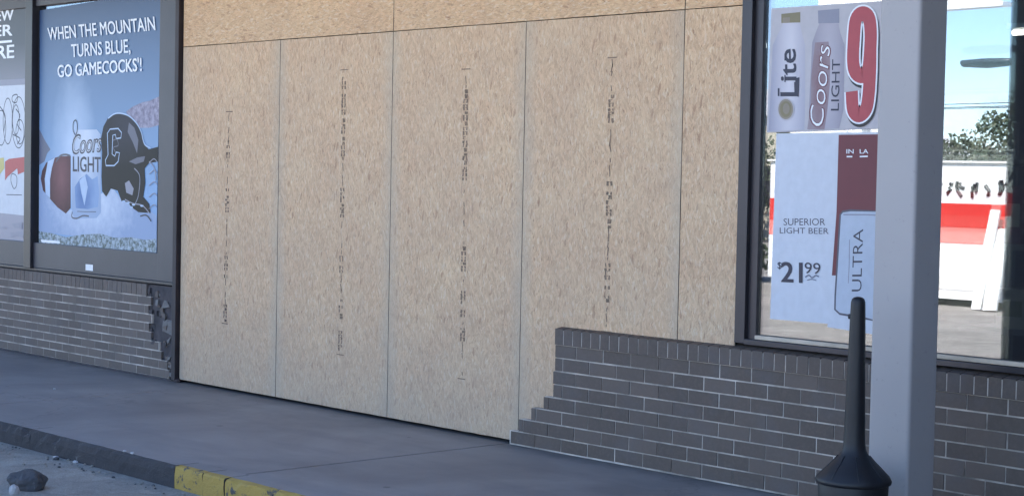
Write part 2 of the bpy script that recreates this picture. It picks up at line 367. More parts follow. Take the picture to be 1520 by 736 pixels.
# ------------------------------------------------------------------ brick walls
def bricks(bm, x0f, x1, pitch, L, top, y0, y1, rows_to, z00=0.0, tone=None, ref=0.0, mo=.0075, jit=1.0, last=None, mh=None):
    mh = mo if mh is None else mh
    """stretcher courses; x0f(row) gives the left end of each course"""
    for r in range(rows_to):
        z0 = z00+r*pitch; off = ref+(0 if r % 2 else L/2); xl = x0f(r)
        k = math.floor((xl-off)/L); xr = x1 if last is None else last(r)
        while True:
            a = off+k*L; b = a+L; k += 1
            if a >= xr: break
            a_, b_ = max(a+mo/2, xl), min(b-mo/2, xr)
            if b_-a_ < .02: continue
            dz = random.uniform(-.0008, .0008)*jit; dy = random.uniform(-.002, .0015)*jit; da = random.uniform(-.0018, .0018)*jit
            vs = box(bm, (a_+da, y0+dy, z0+mh/2+dz), (b_+da, y1, z0+pitch-mh/2+dz), 0)
            t = random.random()
            for v in vs: v[tone] = t
def brick_obj(bm, name, mats):
    for e in [e for e in bm.edges if e.is_valid]: pass
    o = obj(name, bm, mats); return o
BY = -.06
# right wall: toothed left end
bm = bmesh.new(); tone = bm.verts.layers.float.new('tone'); P_ = .0755
ends = [3.625, 3.712, 3.815, 3.915, 3.99, 3.985, 4.0, 4.0]
bricks(bm, lambda r: ends[r], 9.8, P_, .2095, .6, BY, .1, 8, z00=.010, tone=tone, ref=4.165-.2095*2, mo=.0078)
def zc(r): return .010+r*P_ if r else .003
# mortar bed behind the face, following the teeth
for r in range(8):
    vs = box(bm, (ends[r]+.006, BY+.0035, zc(r)+.0005), (9.8, .09, zc(r+1)), 1)
# rowlock sill: bricks on edge, sloping outwards
x = 4.0
k = 0
while x < 9.8:
    vs = box(bm, (x+.0035, BY-.009+random.uniform(-.0015, .0015), .614), (x+.0682, .05, .702), 0)
    for v in vs:
        v[tone] = random.random()*.2+.4*((k*7) % 5)/5
        if v.co.z > .65 and v.co.y > 0: v.co.z += .022
    x += .0715; k += 1
box(bm, (4.004, BY-.0065, .616), (9.8, .04, .696), 1)
o = brick_obj(bm, 'brick_wall', ['brick', 'mortar'])
tag(o, 'dark brick low wall with stepped broken left end beside the boards', 'brick wall')
BYL = -.03
# left wall: broken right end
bm = bmesh.new(); tone = bm.verts.layers.float.new('tone'); P2 = .0655
Le = [W(x_, 480, BYL)[0] for x_ in (252, 249, 240, 237, 225, 221, 226, 220, 224)]
bricks(bm, lambda r: -4.95, 0, P2, .2095, .6, BYL, .1, 9, z00=.01, tone=tone, ref=-.06, mo=.005, mh=.0095, jit=.25, last=lambda r: Le[r])
for r in range(9):
    box(bm, (-4.95, BYL+.0009, .01+r*P2+.0005), (Le[r]-.004, .09, .01+(r+1)*P2), 1)
x = -4.95
while x < -.5:
    vs = box(bm, (x+.0035, BYL-.004+random.uniform(-.002, .002), .605), (x+.0682, .05, .69), 0)
    for v in vs:
        v[tone] = random.random()
        if v.co.z > .65 and v.co.y > 0: v.co.z += .02
    x += .0715
box(bm, (-4.95, BYL-.001, .6), (-.46, .04, .687), 1)
# torn end where bricks came away
for k in range(26):
    z = .09+.58*k/26; w = .03+.035*random.random()
    xx = max(-.45, -.17-.9*z)+random.uniform(-.01, .03)
    vs = box(bm, (xx, BYL+.006+random.uniform(-.006, .015), z), (xx+w, .09, z+.02+.03*random.random()), 2)
    for v in vs: v.co += Vector((random.uniform(-.008, .008), random.uniform(-.005, .005), random.uniform(-.008, .008)))
for k in range(22):
    z = random.uniform(.03, .64); xr_ = -.12-.45*min(z, .62)*random.uniform(.5, 1.0)
    vs = box(bm, (xr_, BYL+random.uniform(-.002, .012), z), (xr_+random.uniform(.02, .055), .0, z+random.uniform(.015, .045)), random.choice((0, 0, 2, 3)))
    for v in vs: v[tone] = .3; v.co += Vector((random.uniform(-.01, .01), random.uniform(-.003, .003), random.uniform(-.008, .008)))
box(bm, (-.43, -.012, .02), (-.062, .08, .69), 2)
for (xa_, xb_, za_, zb_) in ((-.25, -.11, .36, .45), (-.2, -.12, .25, .30), (-.24, -.16, .52, .58)):
    vs = box(bm, (xa_, -.022, za_), (xb_, .0, zb_), 3)
    for v in vs: v.co += Vector((random.uniform(-.03, .03), random.uniform(-.004, .006), random.uniform(-.03, .03)))
box(bm, (-5, BYL-.02, .001), (-.02, .05, .0125), 2)
o = obj('brick_wall', bm, ['brick_left', 'mortar', 'rubble', 'smear'])
tag(o, 'taupe brick low wall under the advertising windows with crumbled right end', 'brick wall')

# ------------------------------------------------------------------ OSB sheets
BZ = .018
def sheet(x0, x1, z0, z1, mat, label, y=-.006, th=.0115, tilt=0, stamp=None):
    bm = bmesh.new(); g = .0026
    c = ((x0+x1)/2, y, (z0+z1)/2)
    box(bm, (x0+g, y-th, z0+g), (x1-g, y, z1-g))
    bm.faces.ensure_lookup_table()
    # ragged sawn edges: cut the face in strips and nudge
    es = [e for e in bm.edges if abs(e.verts[0].co.z-e.verts[1].co.z) > .5 or abs(e.verts[0].co.x-e.verts[1].co.x) > .3]
    bmesh.ops.subdivide_edges(bm, edges=es, cuts=14, use_grid_fill=True)
    for v in bm.verts:
        if abs(v.co.x-x0) < .01 or abs(v.co.x-x1) < .01: v.co.x += random.uniform(-.0009, .0009)
        if abs(v.co.z-z0) < .01 or abs(v.co.z-z1) < .01: v.co.z += random.uniform(-.0009, .0009)
    for f in bm.faces:
        f.normal_update()
        if abs(f.normal.y) < .5: f.material_index = 1
    root = tag(empty('osb_sheet', (c[0], 0, z0)), label, 'wood panel', 'raw strand boards screwed over the storefront opening')
    o = obj('board', bm, [mat, 'osb_edge'], root, loc=(0, c[1], (z1-z0)/2), off=c)
    if stamp:
        pass
        px, ya, yb, seed, pxb = stamp; R = random.Random(seed)
        s = bmesh.new(); xa, za = W(px, ya, y-th); xb, zb = W(pxb, yb, y-th); yy = y-th-.0012
        X = lambda z: xa+(xb-xa)*(z-za)/(zb-za)
        def q(xc, zc_, w, h):
            a_ = R.uniform(-.3, .3) if w < .05 else 0
            vs = [s.verts.new((xc+sx*w/2*R.uniform(.75, 1.2)+a_*sz*h/2, yy, zc_+sz*h/2-a_*sx*w/2)) for sx, sz in ((-1, -1), (1, -1), (1, 1), (-1, 1))]; f = s.faces.new(vs); f.normal_update()
            if f.normal.y > 0: f.normal_flip()
        q(xa, za, .085, .006); q(xb, zb, .075, .006)
        z = za-.03
        dens = R.random()
        while z > zb+.03:                       # worn nail-line with unreadable stamped characters
            run = R.choice((0, 1, 1)) if seed != 1 else R.choice((0, 1, 1))
            ln = R.uniform(.05, .22)
            zz = z
            if run:
                while zz > max(z-ln, zb+.02):
                    h = R.uniform(.014, .028)
                    if R.random() < .9:
                        q(X(zz)+(-.015 if R.random() < .7 else 0), zz, R.uniform(.008, .018), h*.95)
                        if R.random() < .9: q(X(zz)+.014, zz, R.uniform(.008, .016), h*.9)
                        if R.random() < .5: q(X(zz)-.001, zz+h*.3, .014, .003)
                    zz -= h+R.uniform(.001, .005)
            else:
                while zz > max(z-ln, zb+.02):
                    if R.random() < .6: q(X(zz)+R.uniform(-.003, .003), zz, .0065, R.uniform(.015, .05))
                    zz -= R.uniform(.02, .045)
            z = min(zz, z-ln)
        obj('ink_stamp', s, 'ink' if seed == 1 else 'ink_faint', root, loc=(0, 0, 0), off=(c[0], 0, z0))
    return root
S4 = 1.22
sheet(0, S4, BZ, 2.44, 'osb', 'upright strand board next to the dark jamb, leftmost of the lower row', stamp=(340, 166, 480, 1, 334))
sheet(S4, 2*S4, BZ, 2.44, 'osb', 'upright strand board, second from the left in the lower row', stamp=(511, 104, 526, 2, 505))
sheet(2*S4, 3*S4, BZ, 2.44, 'osb', 'upright strand board, third from the left, its stamped line reaching lowest', stamp=(692, 103, 562, 3, 686))
sheet(3*S4, 4*S4, BZ, 2.44, 'osb', 'upright strand board standing partly behind the stepped end of the brick wall', stamp=(909, 86, 492, 4, 900))
sheet(4*S4, 5.276, .69, 2.44, 'osb', 'narrow cut strand board beside the right window frame, above the brick')
sheet(0, 2*S4, 2.44, 3.26, 'osb_top', 'warm toned horizontal strand board at top left, above the two leftmost uprights')
sheet(2*S4, 4*S4, 2.44, 3.26, 'osb_top', 'warm toned horizontal strand board in the middle of the top row')
sheet(4*S4, 5.276, 2.44, 3.26, 'osb_top', 'short warm toned strand board at the top right corner by the window frame')
# timber studs behind the boards carry them
MAT['stud'] = m_plain('pine_stud', (.42, .30, .17), .8)
st = tag(empty('stud_framing', (0, 0, 0)), 'pine studs hidden behind the strand boards', 'timber frame')
bm = bmesh.new()
for k in range(14):
    x = min(.02+k*.4067, 5.2); box(bm, (x-.019, .012, .016), (x+.019, .1, 3.25))
box(bm, (0, .1, .016), (5.24, .103, 3.25)); obj('stud', bm, 'stud', st)

# dark jamb between the left window and the boards
bm = bmesh.new(); box(bm, (-.062, -.05, .003), (-.012, .1, 3.26), 0, .003)
tag(obj('jamb_post', bm, 'jamb'), 'thin dark brown jamb post between grey window frame and boards', 'post')

# ------------------------------------------------------------------ left advertising windows
lw = tag(empty('advertising_window', (-2.3, 0, .7)), 'grey framed window pair at left holding two beer posters', 'window')
bm = bmesh.new(); fy = -.034
box(bm, (-.30, fy, .724), (-.066, .06, 3.26), 0, .004)           # right stile
box(bm, (-2.24, fy+.006, .724), (-.302, .06, .93), 0, .004)      # bottom rail under the poster
box(bm, (-2.24, fy+.006, 2.86), (-.302, .06, 3.26), 0, .004)
box(bm, (-4.95, fy+.006, .724), (-2.37, .06, .93), 0, .004); box(bm, (-4.95, fy+.006, 2.86), (-2.37, .06, 3.26), 0, .004)
box(bm, (-4.949, fy, .93), (-4.7, .06, 2.86), 0, .004)
obj('frame', bm, 'frame_grey', lw, off=(-2.3, 0, .7))
bm = bmesh.new(); box(bm, (-2.365, fy-.02, .715), (-2.245, .06, 3.26), 0, .005); obj('mullion', bm, 'frame', lw, off=(-2.3, 0, .7))
bm = bmesh.new(); box(bm, (-4.95, -.03, .70), (-.064, .06, .722), 0, .003); obj('sill', bm, 'frame', lw, off=(-2.3, 0, .7))
bm = bmesh.new(); box(bm, (-2.245, .01, .93), (-.30, .016, 2.86)); box(bm, (-4.7, .01, .93), (-2.37, .016, 2.86)); obj('pane', bm, 'glass', lw, off=(-2.3, 0, .7))

def ink_grad(name, c_in, c_out, cpx, rx, rz, centre, var=.25, sc=14, al=.85):
    t = NT('print_'+name); g = t.n('ShaderNodeTexCoord'); m = t.n('ShaderNodeMapping'); t.l(g.outputs['Object'], m.inputs[0])
    X_, Z_ = W(*cpx); m.inputs['Location'].default_value = (-(X_-centre[0])/rx, 0, -(Z_-centre[1])/rz); m.inputs['Scale'].default_value = (1/rx, 0, 1/rz)
    ln = t.n('ShaderNodeVectorMath', operation='LENGTH'); t.l(m.outputs[0], ln.inputs[0])
    n = t.noise(g.outputs['Object'], sc, 5, .65); d = t.math('ADD', ln.outputs['Value'], t.math('MULTIPLY', t.math('SUBTRACT', n, .5), var*2))
    c = t.mix(t.ramp(d, .05, 1.0), tuple(x*al for x in lin(c_in)), tuple(x*al for x in lin(c_out))); t.bsdf(c, .45, spec=.2); MAT[name] = t.m
def centre(q): z = [W(*p_, -.004) for p_ in q]; return (sum(a for a, b in z)/4, sum(b for a, b in z)/4)
# poster 2
def m_sky_print():
    t = NT('poster_sky_print'); g = t.n('ShaderNodeTexCoord'); s_ = t.n('ShaderNodeSeparateXYZ'); t.l(g.outputs['Object'], s_.inputs[0])
    z = s_.outputs[2]; f = t.n('ShaderNodeMapRange'); t.l(z, f.inputs[0]); f.inputs[1].default_value = -.5; f.inputs[2].default_value = .95
    top, bot = lin((30, 58, 98)), lin((118, 158, 202))
    c = t.mix(f.outputs[0], tuple(x*.95 for x in bot), top)
    # printed snow burst round the can
    v = t.n('ShaderNodeVectorMath', operation='DISTANCE'); m = t.n('ShaderNodeMapping'); t.l(g.outputs['Object'], m.inputs[0]); m.inputs['Scale'].default_value = (1.9, 0, 1)
    t.l(m.outputs[0], v.inputs[0]); v.inputs[1].default_value = (-.36*1.9, 0, -.2)
    d = t.math('ADD', v.outputs['Value'], t.math('MULTIPLY', t.noise(g.outputs['Object'], 5, 4), .3))
    gl = t.ramp(d, .2, .85, (1, 1, 1), (0, 0, 0)); c = t.mix(t.math('MULTIPLY', gl, .75), c, lin((190, 205, 228)))
    t.bsdf(c, .4); return t.m
MAT['skyprint'] = m_sky_print()
for n, c in dict(white=(238, 240, 246), ice=(176, 196, 224), snow=(186, 202, 228), navy=(30, 34, 60), black=(22, 20, 28), brownish=(112, 66, 76), maroon=(104, 30, 46), red=(178, 62, 68), leather=(112, 66, 74),
                 helmet=(38, 38, 50), hlite=(92, 92, 110), purple=(120, 112, 136), slate=(92, 98, 122), canblue=(120, 152, 198), grey=(186, 181, 186), bottle=(208, 204, 214), bottle2=(176, 172, 184),
                 olive=(128, 118, 88), tan=(140, 128, 112), brownred=(128, 92, 98), paleblue=(202, 206, 216), red1=(176, 66, 76), yellow=(196, 182, 110), dkgrey=(78, 78, 94), midgrey=(140, 140, 156), canice=(180, 190, 206)).items():
    ink(n, c)
t = NT('poster_grass'); v = t.co(); n_ = t.noise(v, 26, 5, .75); t.bsdf(t.mix(t.ramp(n_, .42, .6), lin((70, 84, 78)), lin((172, 186, 200))), .5); MAT['grassprint'] = t.m
t = NT('poster_mountain'); v = t.co(); n_ = t.noise(v, 22, 5, .7); t.bsdf(t.mix(t.ramp(n_, .4, .62), lin((112, 104, 126)), lin((160, 156, 176))), .5); MAT['mountprint'] = t.m

py_ = -.004
c1 = crop(3.68, 0, 0); c2 = crop(3.066, 0, 180)
ct = centre([(58, 361), (232, 376), (238.5, -14), (59, 16)])
ink_grad('helmet', (48, 48, 64), (16, 15, 24), (186, 192), .42, .30, ct)
ink_grad('leather', (132, 84, 90), (74, 40, 50), (92, 262), .22, .34, ct)
ink_grad('snow', (222, 230, 244), (158, 176, 208), (135, 300), .75, .36, ct, .5)
ink_grad('canface', (226, 232, 244), (168, 186, 214), (128, 215), .30, .50, ct, .2)
ink_grad('canblue', (86, 122, 178), (150, 176, 214), (124, 290), .2, .3, ct, .3)
p = Print(py_, [(58, 361), (232, 376), (238.5, -14), (59, 16)], ident, 'skyprint')
p.poly([(187, 166), (198, 158), (212, 152), (222, 150), (237, 143), (236, 186), (222, 190), (205, 190), (195, 180)], 'mountprint')
p.poly([(58.5, 192), (66, 207), (75, 222), (70, 228), (66, 240), (58.5, 245)], 'slate')
# snow bank and grass
p.poly([c2(*q) for q in ((178, 240), (200, 300), (225, 345), (300, 410), (330, 400), (460, 330), (510, 300), (545, 345), (600, 375), (660, 390), (713, 430), (713, 575), (640, 560), (560, 545), (430, 530), (280, 515), (177, 500))], 'snow')
p.poly([c2(*q) for q in ((177, 500), (240, 510), (300, 528), (380, 515), (460, 512), (520, 530), (600, 528), (660, 540), (711, 535), (711, 600), (177, 552))], 'grassprint')
p.poly([c2(*q) for q in ((185, 538), (270, 545), (275, 556), (190, 551))], 'white')
# football
p.poly([c2(*q) for q in ((186, 262), (192, 225), (210, 190), (240, 170), (272, 160), (322, 158), (322, 395), (300, 420), (262, 392), (225, 350), (196, 315))], 'leather', smooth=0)
p.poly([c2(*q) for q in ((218, 184), (250, 166), (236, 215), (228, 265), (228, 352), (208, 330), (204, 262))], 'ice')
p.stroke([c2(*q) for q in ((255, 185), (275, 158), (300, 152), (320, 158))], .016, 'dkgrey')
# the can
p.poly([c2(*q) for q in ((332, 60), (345, 40), (440, 38), (458, 60), (460, 415), (440, 440), (345, 444), (328, 420))], 'canface')
p.poly([c2(*q) for q in ((345, 395), (340, 300), (365, 262), (395, 240), (420, 265), (445, 250), (452, 330), (446, 390), (400, 400))], 'canblue')
p.poly([c2(*q) for q in ((362, 270), (388, 245), (400, 300), (385, 385), (372, 330))], 'ice')
p.stroke([c2(*q) for q in ((330, 412), (328, 436), (350, 442), (378, 430), (405, 432))], .012, 'dkgrey')
p.stroke([c2(*q) for q in ((352, 410), (395, 412), (438, 412))], .007, 'slate')
p.text('Coors', c2(328, 150), c2(460, 138), c2(334, 62), 'navy', .03, .12)
p.text('Coors', c2(331, 147), c2(457, 136), c2(337, 66), 'paleblue', -.02, .12)
p.text('LIGHT', c2(333, 228), c2(459, 232), c2(333, 160), 'navy', .014)
p.stroke([c2(*q) for q in ((343, 62), (334, 40), (335, 8), (345, -4), (352, 10), (352, 45), (345, 64))], .010, 'navy')
# helmet
hel = [(152, 226), (150.5, 205), (154, 188), (161, 175), (170, 169), (180, 168), (192, 172), (203, 182), (211, 197), (215, 214), (221, 222), (235, 218), (235, 240), (222, 242), (215, 250), (216, 272), (213, 292), (222, 303), (224, 316), (206, 315), (196, 308), (190, 300), (181, 299), (175, 283), (165, 280), (158, 292), (152, 284), (151, 262)]
p.poly(hel, 'helmet')
p.stroke([(161, 176), (170, 169.5), (180, 168.5), (192, 172.5), (203, 183), (210, 196), (215, 214), (224, 220)], .011, 'ice')
p.poly([(192, 182), (200, 190), (206, 208), (204, 228), (198, 212), (190, 196)], 'hlite')
p.poly([(186, 272), (192, 268), (199, 280), (197, 290), (188, 286)], 'midgrey')
p.poly([(192, 240), (204, 234), (216, 232), (214, 240), (202, 244)], 'hlite')
C_o = [(160, 198), (164, 192), (176, 191), (181, 197), (180, 205), (173, 206), (172, 200), (168, 201), (167, 229), (171, 232), (173, 226), (178, 227), (176, 240), (170, 246), (158, 246), (157, 238), (161, 230)]
p.stroke(C_o, .010, 'ice', closed=True, smooth=False)
p.stroke([(168, 209), (174, 207), (176, 216), (169, 219), (172, 226)], .008, 'hlite')
for q in (((200, 250), (208, 262), (206, 290), (200, 305)), ((186, 296), (198, 302), (212, 305), (222, 316)), ((222, 240), (230, 250), (232, 268))):
    p.stroke(list(q), .009, 'midgrey')
p.stroke([c2(*q) for q in ((640, 432), (668, 428), (690, 455))], .010, 'black')
for q in ((565, 365), (585, 372), (610, 380), (648, 385), (600, 392)):
    p.disc(c2(*q), 2.6, 1.6, 'ice', 8)
for k in range(5):
    y0 = 236+k*17; p.stroke([(222, y0+6), (229, y0), (234, y0+4)], .007, 'midgrey')
p.text('WHEN THE MOUNTAIN', c1(268, 222), c1(852, 166), c1(262, 154), 'white', .012)
p.text('TURNS BLUE,', c1(395, 314), c1(716, 288), c1(392, 244), 'white', .012)
p.text("GO GAMECOCKS'!", c1(320, 424), c1(778, 388), c1(318, 358), 'white', .018)
tag(p.build('poster'), 'blue beer poster with mountain slogan, football and helmet in left window', 'poster')
# poster 1
t = NT('poster_grey_print'); g = t.n('ShaderNodeTexCoord'); s_ = t.n('ShaderNodeSeparateXYZ'); t.l(g.outputs['Object'], s_.inputs[0])
f = t.n('ShaderNodeMapRange'); t.l(s_.outputs[2], f.inputs[0]); f.inputs[1].default_value = .15; f.inputs[2].default_value = .7
t.bsdf(t.mix(f.outputs[0], lin((140, 138, 154)), lin((44, 45, 60))), .4); MAT['greyprint'] = t.m
p = Print(py_, [(-75, 376), (44.5, 387), (50.5, -5), (-75, 6)], ident, 'greyprint')
p.text('NEW', (-19, 33), (20, 30), (-19, 17), 'white', .02)
p.text('BEER', (-34, 56), (18, 53), (-34, 40), 'white', .02)
p.stroke([(-36, 66), (18, 61.5)], .02, 'white', smooth=False)
p.text('HERE', (-34, 90), (21, 86), (-34, 71), 'white', .02)
p.poly([(-40, 121), (38.5, 117), (36, 320), (-40, 312)], 'paleblue')
p.poly([(-40, 121), (38.5, 117), (38.3, 126), (-40, 130)], 'midgrey')
for cx, cy, rx, ry in ((28, 182, 10, 38), (24, 178, 5, 22), (30, 196, 6, 18), (12, 180, 7, 34), (2, 190, 7, 26)):
    p.stroke([(cx+rx*math.cos(a*math.pi/5), cy+ry*math.sin(a*math.pi/5)) for a in range(10)], .008, 'navy', closed=True)
p.stroke([(19, 143), (26, 141), (25, 152), (19, 151)], .009, 'navy', closed=True)
for q in (((0, 158), (8, 172), (6, 196)), ((24, 162), (30, 172), (26, 184), (32, 194)), ((20, 200), (30, 206), (26, 214)), ((-14, 160), (-8, 190), (-16, 214))):
    p.stroke(list(q), .010, 'navy')
p.poly([(8, 240), (14, 236), (38, 233), (37, 255), (27, 259), (26, 250), (12, 262), (8, 268)], 'red')
p.poly([(-20, 238), (6, 234), (7, 250), (-2, 262), (-20, 262)], 'yellow')
p.stroke([(19, 258), (25, 262), (25, 275), (21, 280), (17, 270), (17, 262)], .007, 'navy', closed=True)
p.stroke([(10, 289), (33, 289.5)], .006, 'navy', smooth=False)
for q in (((18, 332), (34, 330), (33, 340), (22, 338)), ((16, 345), (36, 343), (35, 353), (24, 350), (17, 352)), ((0, 336), (10, 337), (9, 340), (0, 339))):
    p.poly(list(q), 'midgrey')  # reflections below the white sheet, painted into the print as grey bits
tag(p.build('poster'), 'grey poster with white sheet and swirl logo, leftmost poster, cut by the picture edge', 'poster')
# sticker on the rail
bm = bmesh.new(); a, b = W(127, 401, fy+.004), W(138, 393, fy+.004); box(bm, (a[0], fy+.0035, a[1]), (b[0], fy+.0052, b[1])); MAT['sticker'] = m_plain('sticker_white', (.75, .77, .8), .4)
tag(obj('sticker', bm, 'sticker'), 'tiny white sticker on the grey rail below the blue poster', 'sticker')

# ------------------------------------------------------------------ right window
rw = tag(empty('storefront_window', (5.3, 0, .72)), 'mirror-like shop window in dark frame right of the strand boards', 'window')
of = (5.3, 0, .72)
bm = bmesh.new()
box(bm, (5.279, -.03, .728), (5.345, .06, 3.26), 0, .003); box(bm, (5.346, -.006, .728), (5.40, .05, 3.26), 0, .002)
box(bm, (5.3455, -.032, .724), (9.8, .06, .752), 0, .003); box(bm, (5.40, -.02, 3.0), (9.8, .06, 3.255), 0, .003)
box(bm, (7.92, -.025, .755), (7.98, .05, 3.0), 0, .003); box(bm, (9.7, -.025, .755), (9.8, .05, 3.0), 0, .003)
obj('frame', bm, 'frame', rw, off=of)
bm = bmesh.new(); box(bm, (5.402, -.018, .754), (7.91, .012, .775), 0, .004); obj('sill', bm, 'sill', rw, off=of)
bm = bmesh.new(); box(bm, (5.401, .014, .756), (7.92, .022, 3.0)); box(bm, (7.98, .014, .756), (9.7, .022, 3.0)); obj('pane', bm, 'glass', rw, off=of)
bm = bmesh.new(); box(bm, (5.402, .040, .758), (7.918, .043, 2.99)); bmesh.ops.rotate(bm, verts=bm.verts, cent=(6.6, .04, 1.8), matrix=Matrix.Rotation(rad(.33), 3, 'X')); obj('inner_pane', bm, 'glass2', rw, off=of)
# upper poster
cu_ = centre([(1138, 197), (1330, 190), (1342, 0), (1145, 13)])
c4 = crop(2.832, 1080, 0); c5 = crop(2.164, 1080, 180); yy = .004
ink_grad('bottle', (222, 218, 226), (170, 168, 184), (1173, 110), .13, 1.2, cu_, .05)
ink_grad('bottle2', (196, 190, 200), (140, 136, 152), (1230, 110), .16, 1.2, cu_, .1)
ink_grad('brownred', (146, 118, 124), (170, 158, 166), (1218, 130), .10, .42, cu_, .5)
p = Print(yy, [(1138, 197), (1330, 190), (1342, 0), (1145, 13)], ident, 'grey')
p.poly([c4(*q) for q in ((234, 96), (303, 96), (312, 140), (326, 190), (326, 470), (322, 546), (172, 552), (180, 400), (190, 190), (220, 130))], 'bottle')
p.poly([c4(*q) for q in ((226, 60), (306, 52), (306, 96), (226, 98))], 'olive'); p.poly([c4(*q) for q in ((232, 76), (262, 74), (262, 95), (232, 96))], 'tan')
p.poly([c4(*q) for q in ((386, 100), (466, 100), (474, 140), (492, 190), (488, 460), (470, 540), (340, 546), (345, 400), (356, 180), (374, 130))], 'bottle2')
p.poly([c4(*q) for q in ((380, 46), (470, 38), (470, 98), (382, 100))], 'midgrey')
p.poly([c4(*q) for q in ((368, 180), (425, 176), (432, 260), (430, 360), (420, 460), (408, 545), (335, 545), (350, 440), (352, 320))], 'brownred')
p.text('Coors', c4(404, 535), c4(436, 190), c4(338, 530), 'brownish', .016, .2); p.text('Coors', c4(401, 532), c4(433, 192), c4(342, 528), 'white', -.012, .2)
p.text('LIGHT', c4(468, 466), c4(474, 250), c4(434, 466), 'navy', .0)
p.text('Lite', c4(292, 404), c4(286, 208), c4(222, 404), 'navy', .014)
p.poly([c4(*q) for q in ((212, 372), (219, 372), (219, 405), (212, 405))], 'navy'); p.poly([c4(*q) for q in ((285, 330), (303, 326), (300, 408), (288, 405))], 'navy')
for z_ in (262, 352): p.poly([c4(*q) for q in ((240, z_-36), (245, z_-36), (245, z_-6), (240, z_-6))], 'navy')
p.disc(c4(246, 460), 12.5, 17, 'grey'); p.disc(c4(246, 460), 11, 15, 'tan'); p.disc(c4(246, 460), 8.6, 12, 'olive'); p.disc(c4(248, 458), 5, 8, 'tan')
def nine(dx, dy, w, m):
    o = lambda *a: [(x+dx, y+dy) for x, y in a]
    p.stroke(o((1280, 21), (1290, 27), (1293, 48), (1292, 80), (1289, 104), (1281, 113), (1271, 108), (1267, 92), (1268, 60), (1271, 30)), w, m, closed=True)
    p.stroke(o((1292.5, 70), (1292, 105), (1290, 140), (1286, 162), (1276, 171), (1267, 163), (1265, 136)), w, m)
nine(1.5, 4.5, .088, 'black'); nine(0, 0, .088, 'white'); nine(0, 0, .071, 'red1')
tag(p.build('poster'), 'upper poster on right window with two bottles and a red 9', 'poster')
# clear tape strip between the sheets
# lower poster
p = Print(yy-.0015, [(1143, 473), (1330, 489), (1336, 196), (1152.5, 198.5)], ident, 'paleblue')
p.poly([c5(*q) for q in ((357, 44), (520, 42), (510, 420), (352, 495), (335, 495), (350, 290))], 'maroon')
p.poly([c5(*q) for q in ((352, 496), (510, 470), (506, 690), (320, 660))], 'paleblue')
can = [c5(*q) for q in ((362, 300), (370, 290), (395, 286), (520, 290), (515, 650), (440, 632), (360, 618), (345, 604), (346, 560), (354, 430))]
p.poly(can, 'canice'); p.stroke(can, .010, 'dkgrey', closed=True, smooth=False)
p.stroke([c5(*q) for q in ((372, 300), (440, 300), (500, 303))], .006, 'midgrey', smooth=False)
p.text('ULTRA', c5(430, 546), c5(436, 346), c5(398, 546), 'navy', -.006)
p.stroke([c5(*q) for q in ((388, 520), (391, 460), (392, 380))], .004, 'midgrey', smooth=False)
p.text('SUPERIOR', c5(180, 334), c5(314, 334), c5(180, 312), 'dkgrey', .0); p.text('LIGHT BEER', c5(168, 360), c5(325, 362), c5(168, 341), 'dkgrey', .0)
p.text('$', c5(161, 472), c5(174, 473), c5(161, 451), 'navy', .01); p.text('21', c5(174, 515), c5(240, 518), c5(174, 451), 'navy', .02)
p.text('99', c5(248, 488), c5(299, 491), c5(248, 452), 'navy', .0)
p.stroke([c5(*q) for q in ((250, 500), (262, 494), (272, 502), (284, 495), (294, 499))], .006, 'slate'); p.stroke([c5(*q) for q in ((256, 510), (270, 507), (286, 511))], .004, 'slate')
p.text('IN', c5(383, 104), c5(406, 104), c5(383, 90), 'white', .01); p.text('LA', c5(426, 104), c5(453, 104), c5(426, 90), 'white', .01)
p.stroke([c5(384, 114), c5(402, 114)], .007, 'white', smooth=False); p.stroke([c5(426, 114), c5(452, 113)], .007, 'white', smooth=False)
tag(p.build('poster'), 'lower poster on right window priced 21.99 with maroon band and pale can', 'poster')

# interior bits glimpsed through the dark part of the glass
def m_emit(name, col, s):
    t = NT(name); e = t.n('ShaderNodeEmission'); e.inputs[0].default_value = (*col, 1); e.inputs[1].default_value = s; t.l(e.outputs[0], t.out.inputs[0]); return t.m
MAT['tube'] = m_emit('lamp_tube', (1, .97, .9), 3)
sh = tag(empty('display_shelf', (7.3, 1.6, .012)), 'dim store shelf holding boxes inside the right window', 'shelf')
MAT['shelf'] = m_plain('shelf_metal', (.2, .2, .2), .5); MAT['boxg'] = m_plain('box_green', (.20, .24, .06), .6); MAT['boxw'] = m_plain('box_pale', (.5, .46, .36), .6)
bm = bmesh.new()
for z in (.3, .75, 1.2, 1.65): box(bm, (-1.6, -.25, z), (1.8, .25, z+.03))
for x in (-1.6, .1, 1.77): box(bm, (x, .22, 0), (x+.03, .25, 1.9))
obj('rack', bm, 'shelf', sh)
for k in range(14):
    w = random.uniform(.12, .22); z = (.33, .78, 1.23)[k % 3]; x = -1.5+(k//3)*.62+random.uniform(0, .12); h = random.uniform(.18, .34)
    bm = bmesh.new(); box(bm, (x, -.2, z), (x+w, .1, z+h), 0, .006); box(bm, (x+.01, -.2035, z+h*.3), (x+w-.01, -.2005, z+h*.7), 1)
    cname = ('boxg', 'boxw', 'maroon')[k % 3]
    b = obj('goods_box', bm, [cname, 'boxw' if k % 3 != 1 else 'boxg'], loc=(7.3, 1.6, .012))
    tag(b, ('green', 'pale', 'maroon')[k % 3]+' goods box standing on the dim shelf inside the shop', 'box', 'goods boxes on the shelf inside: '+('green', 'pale', 'maroon')[k % 3])

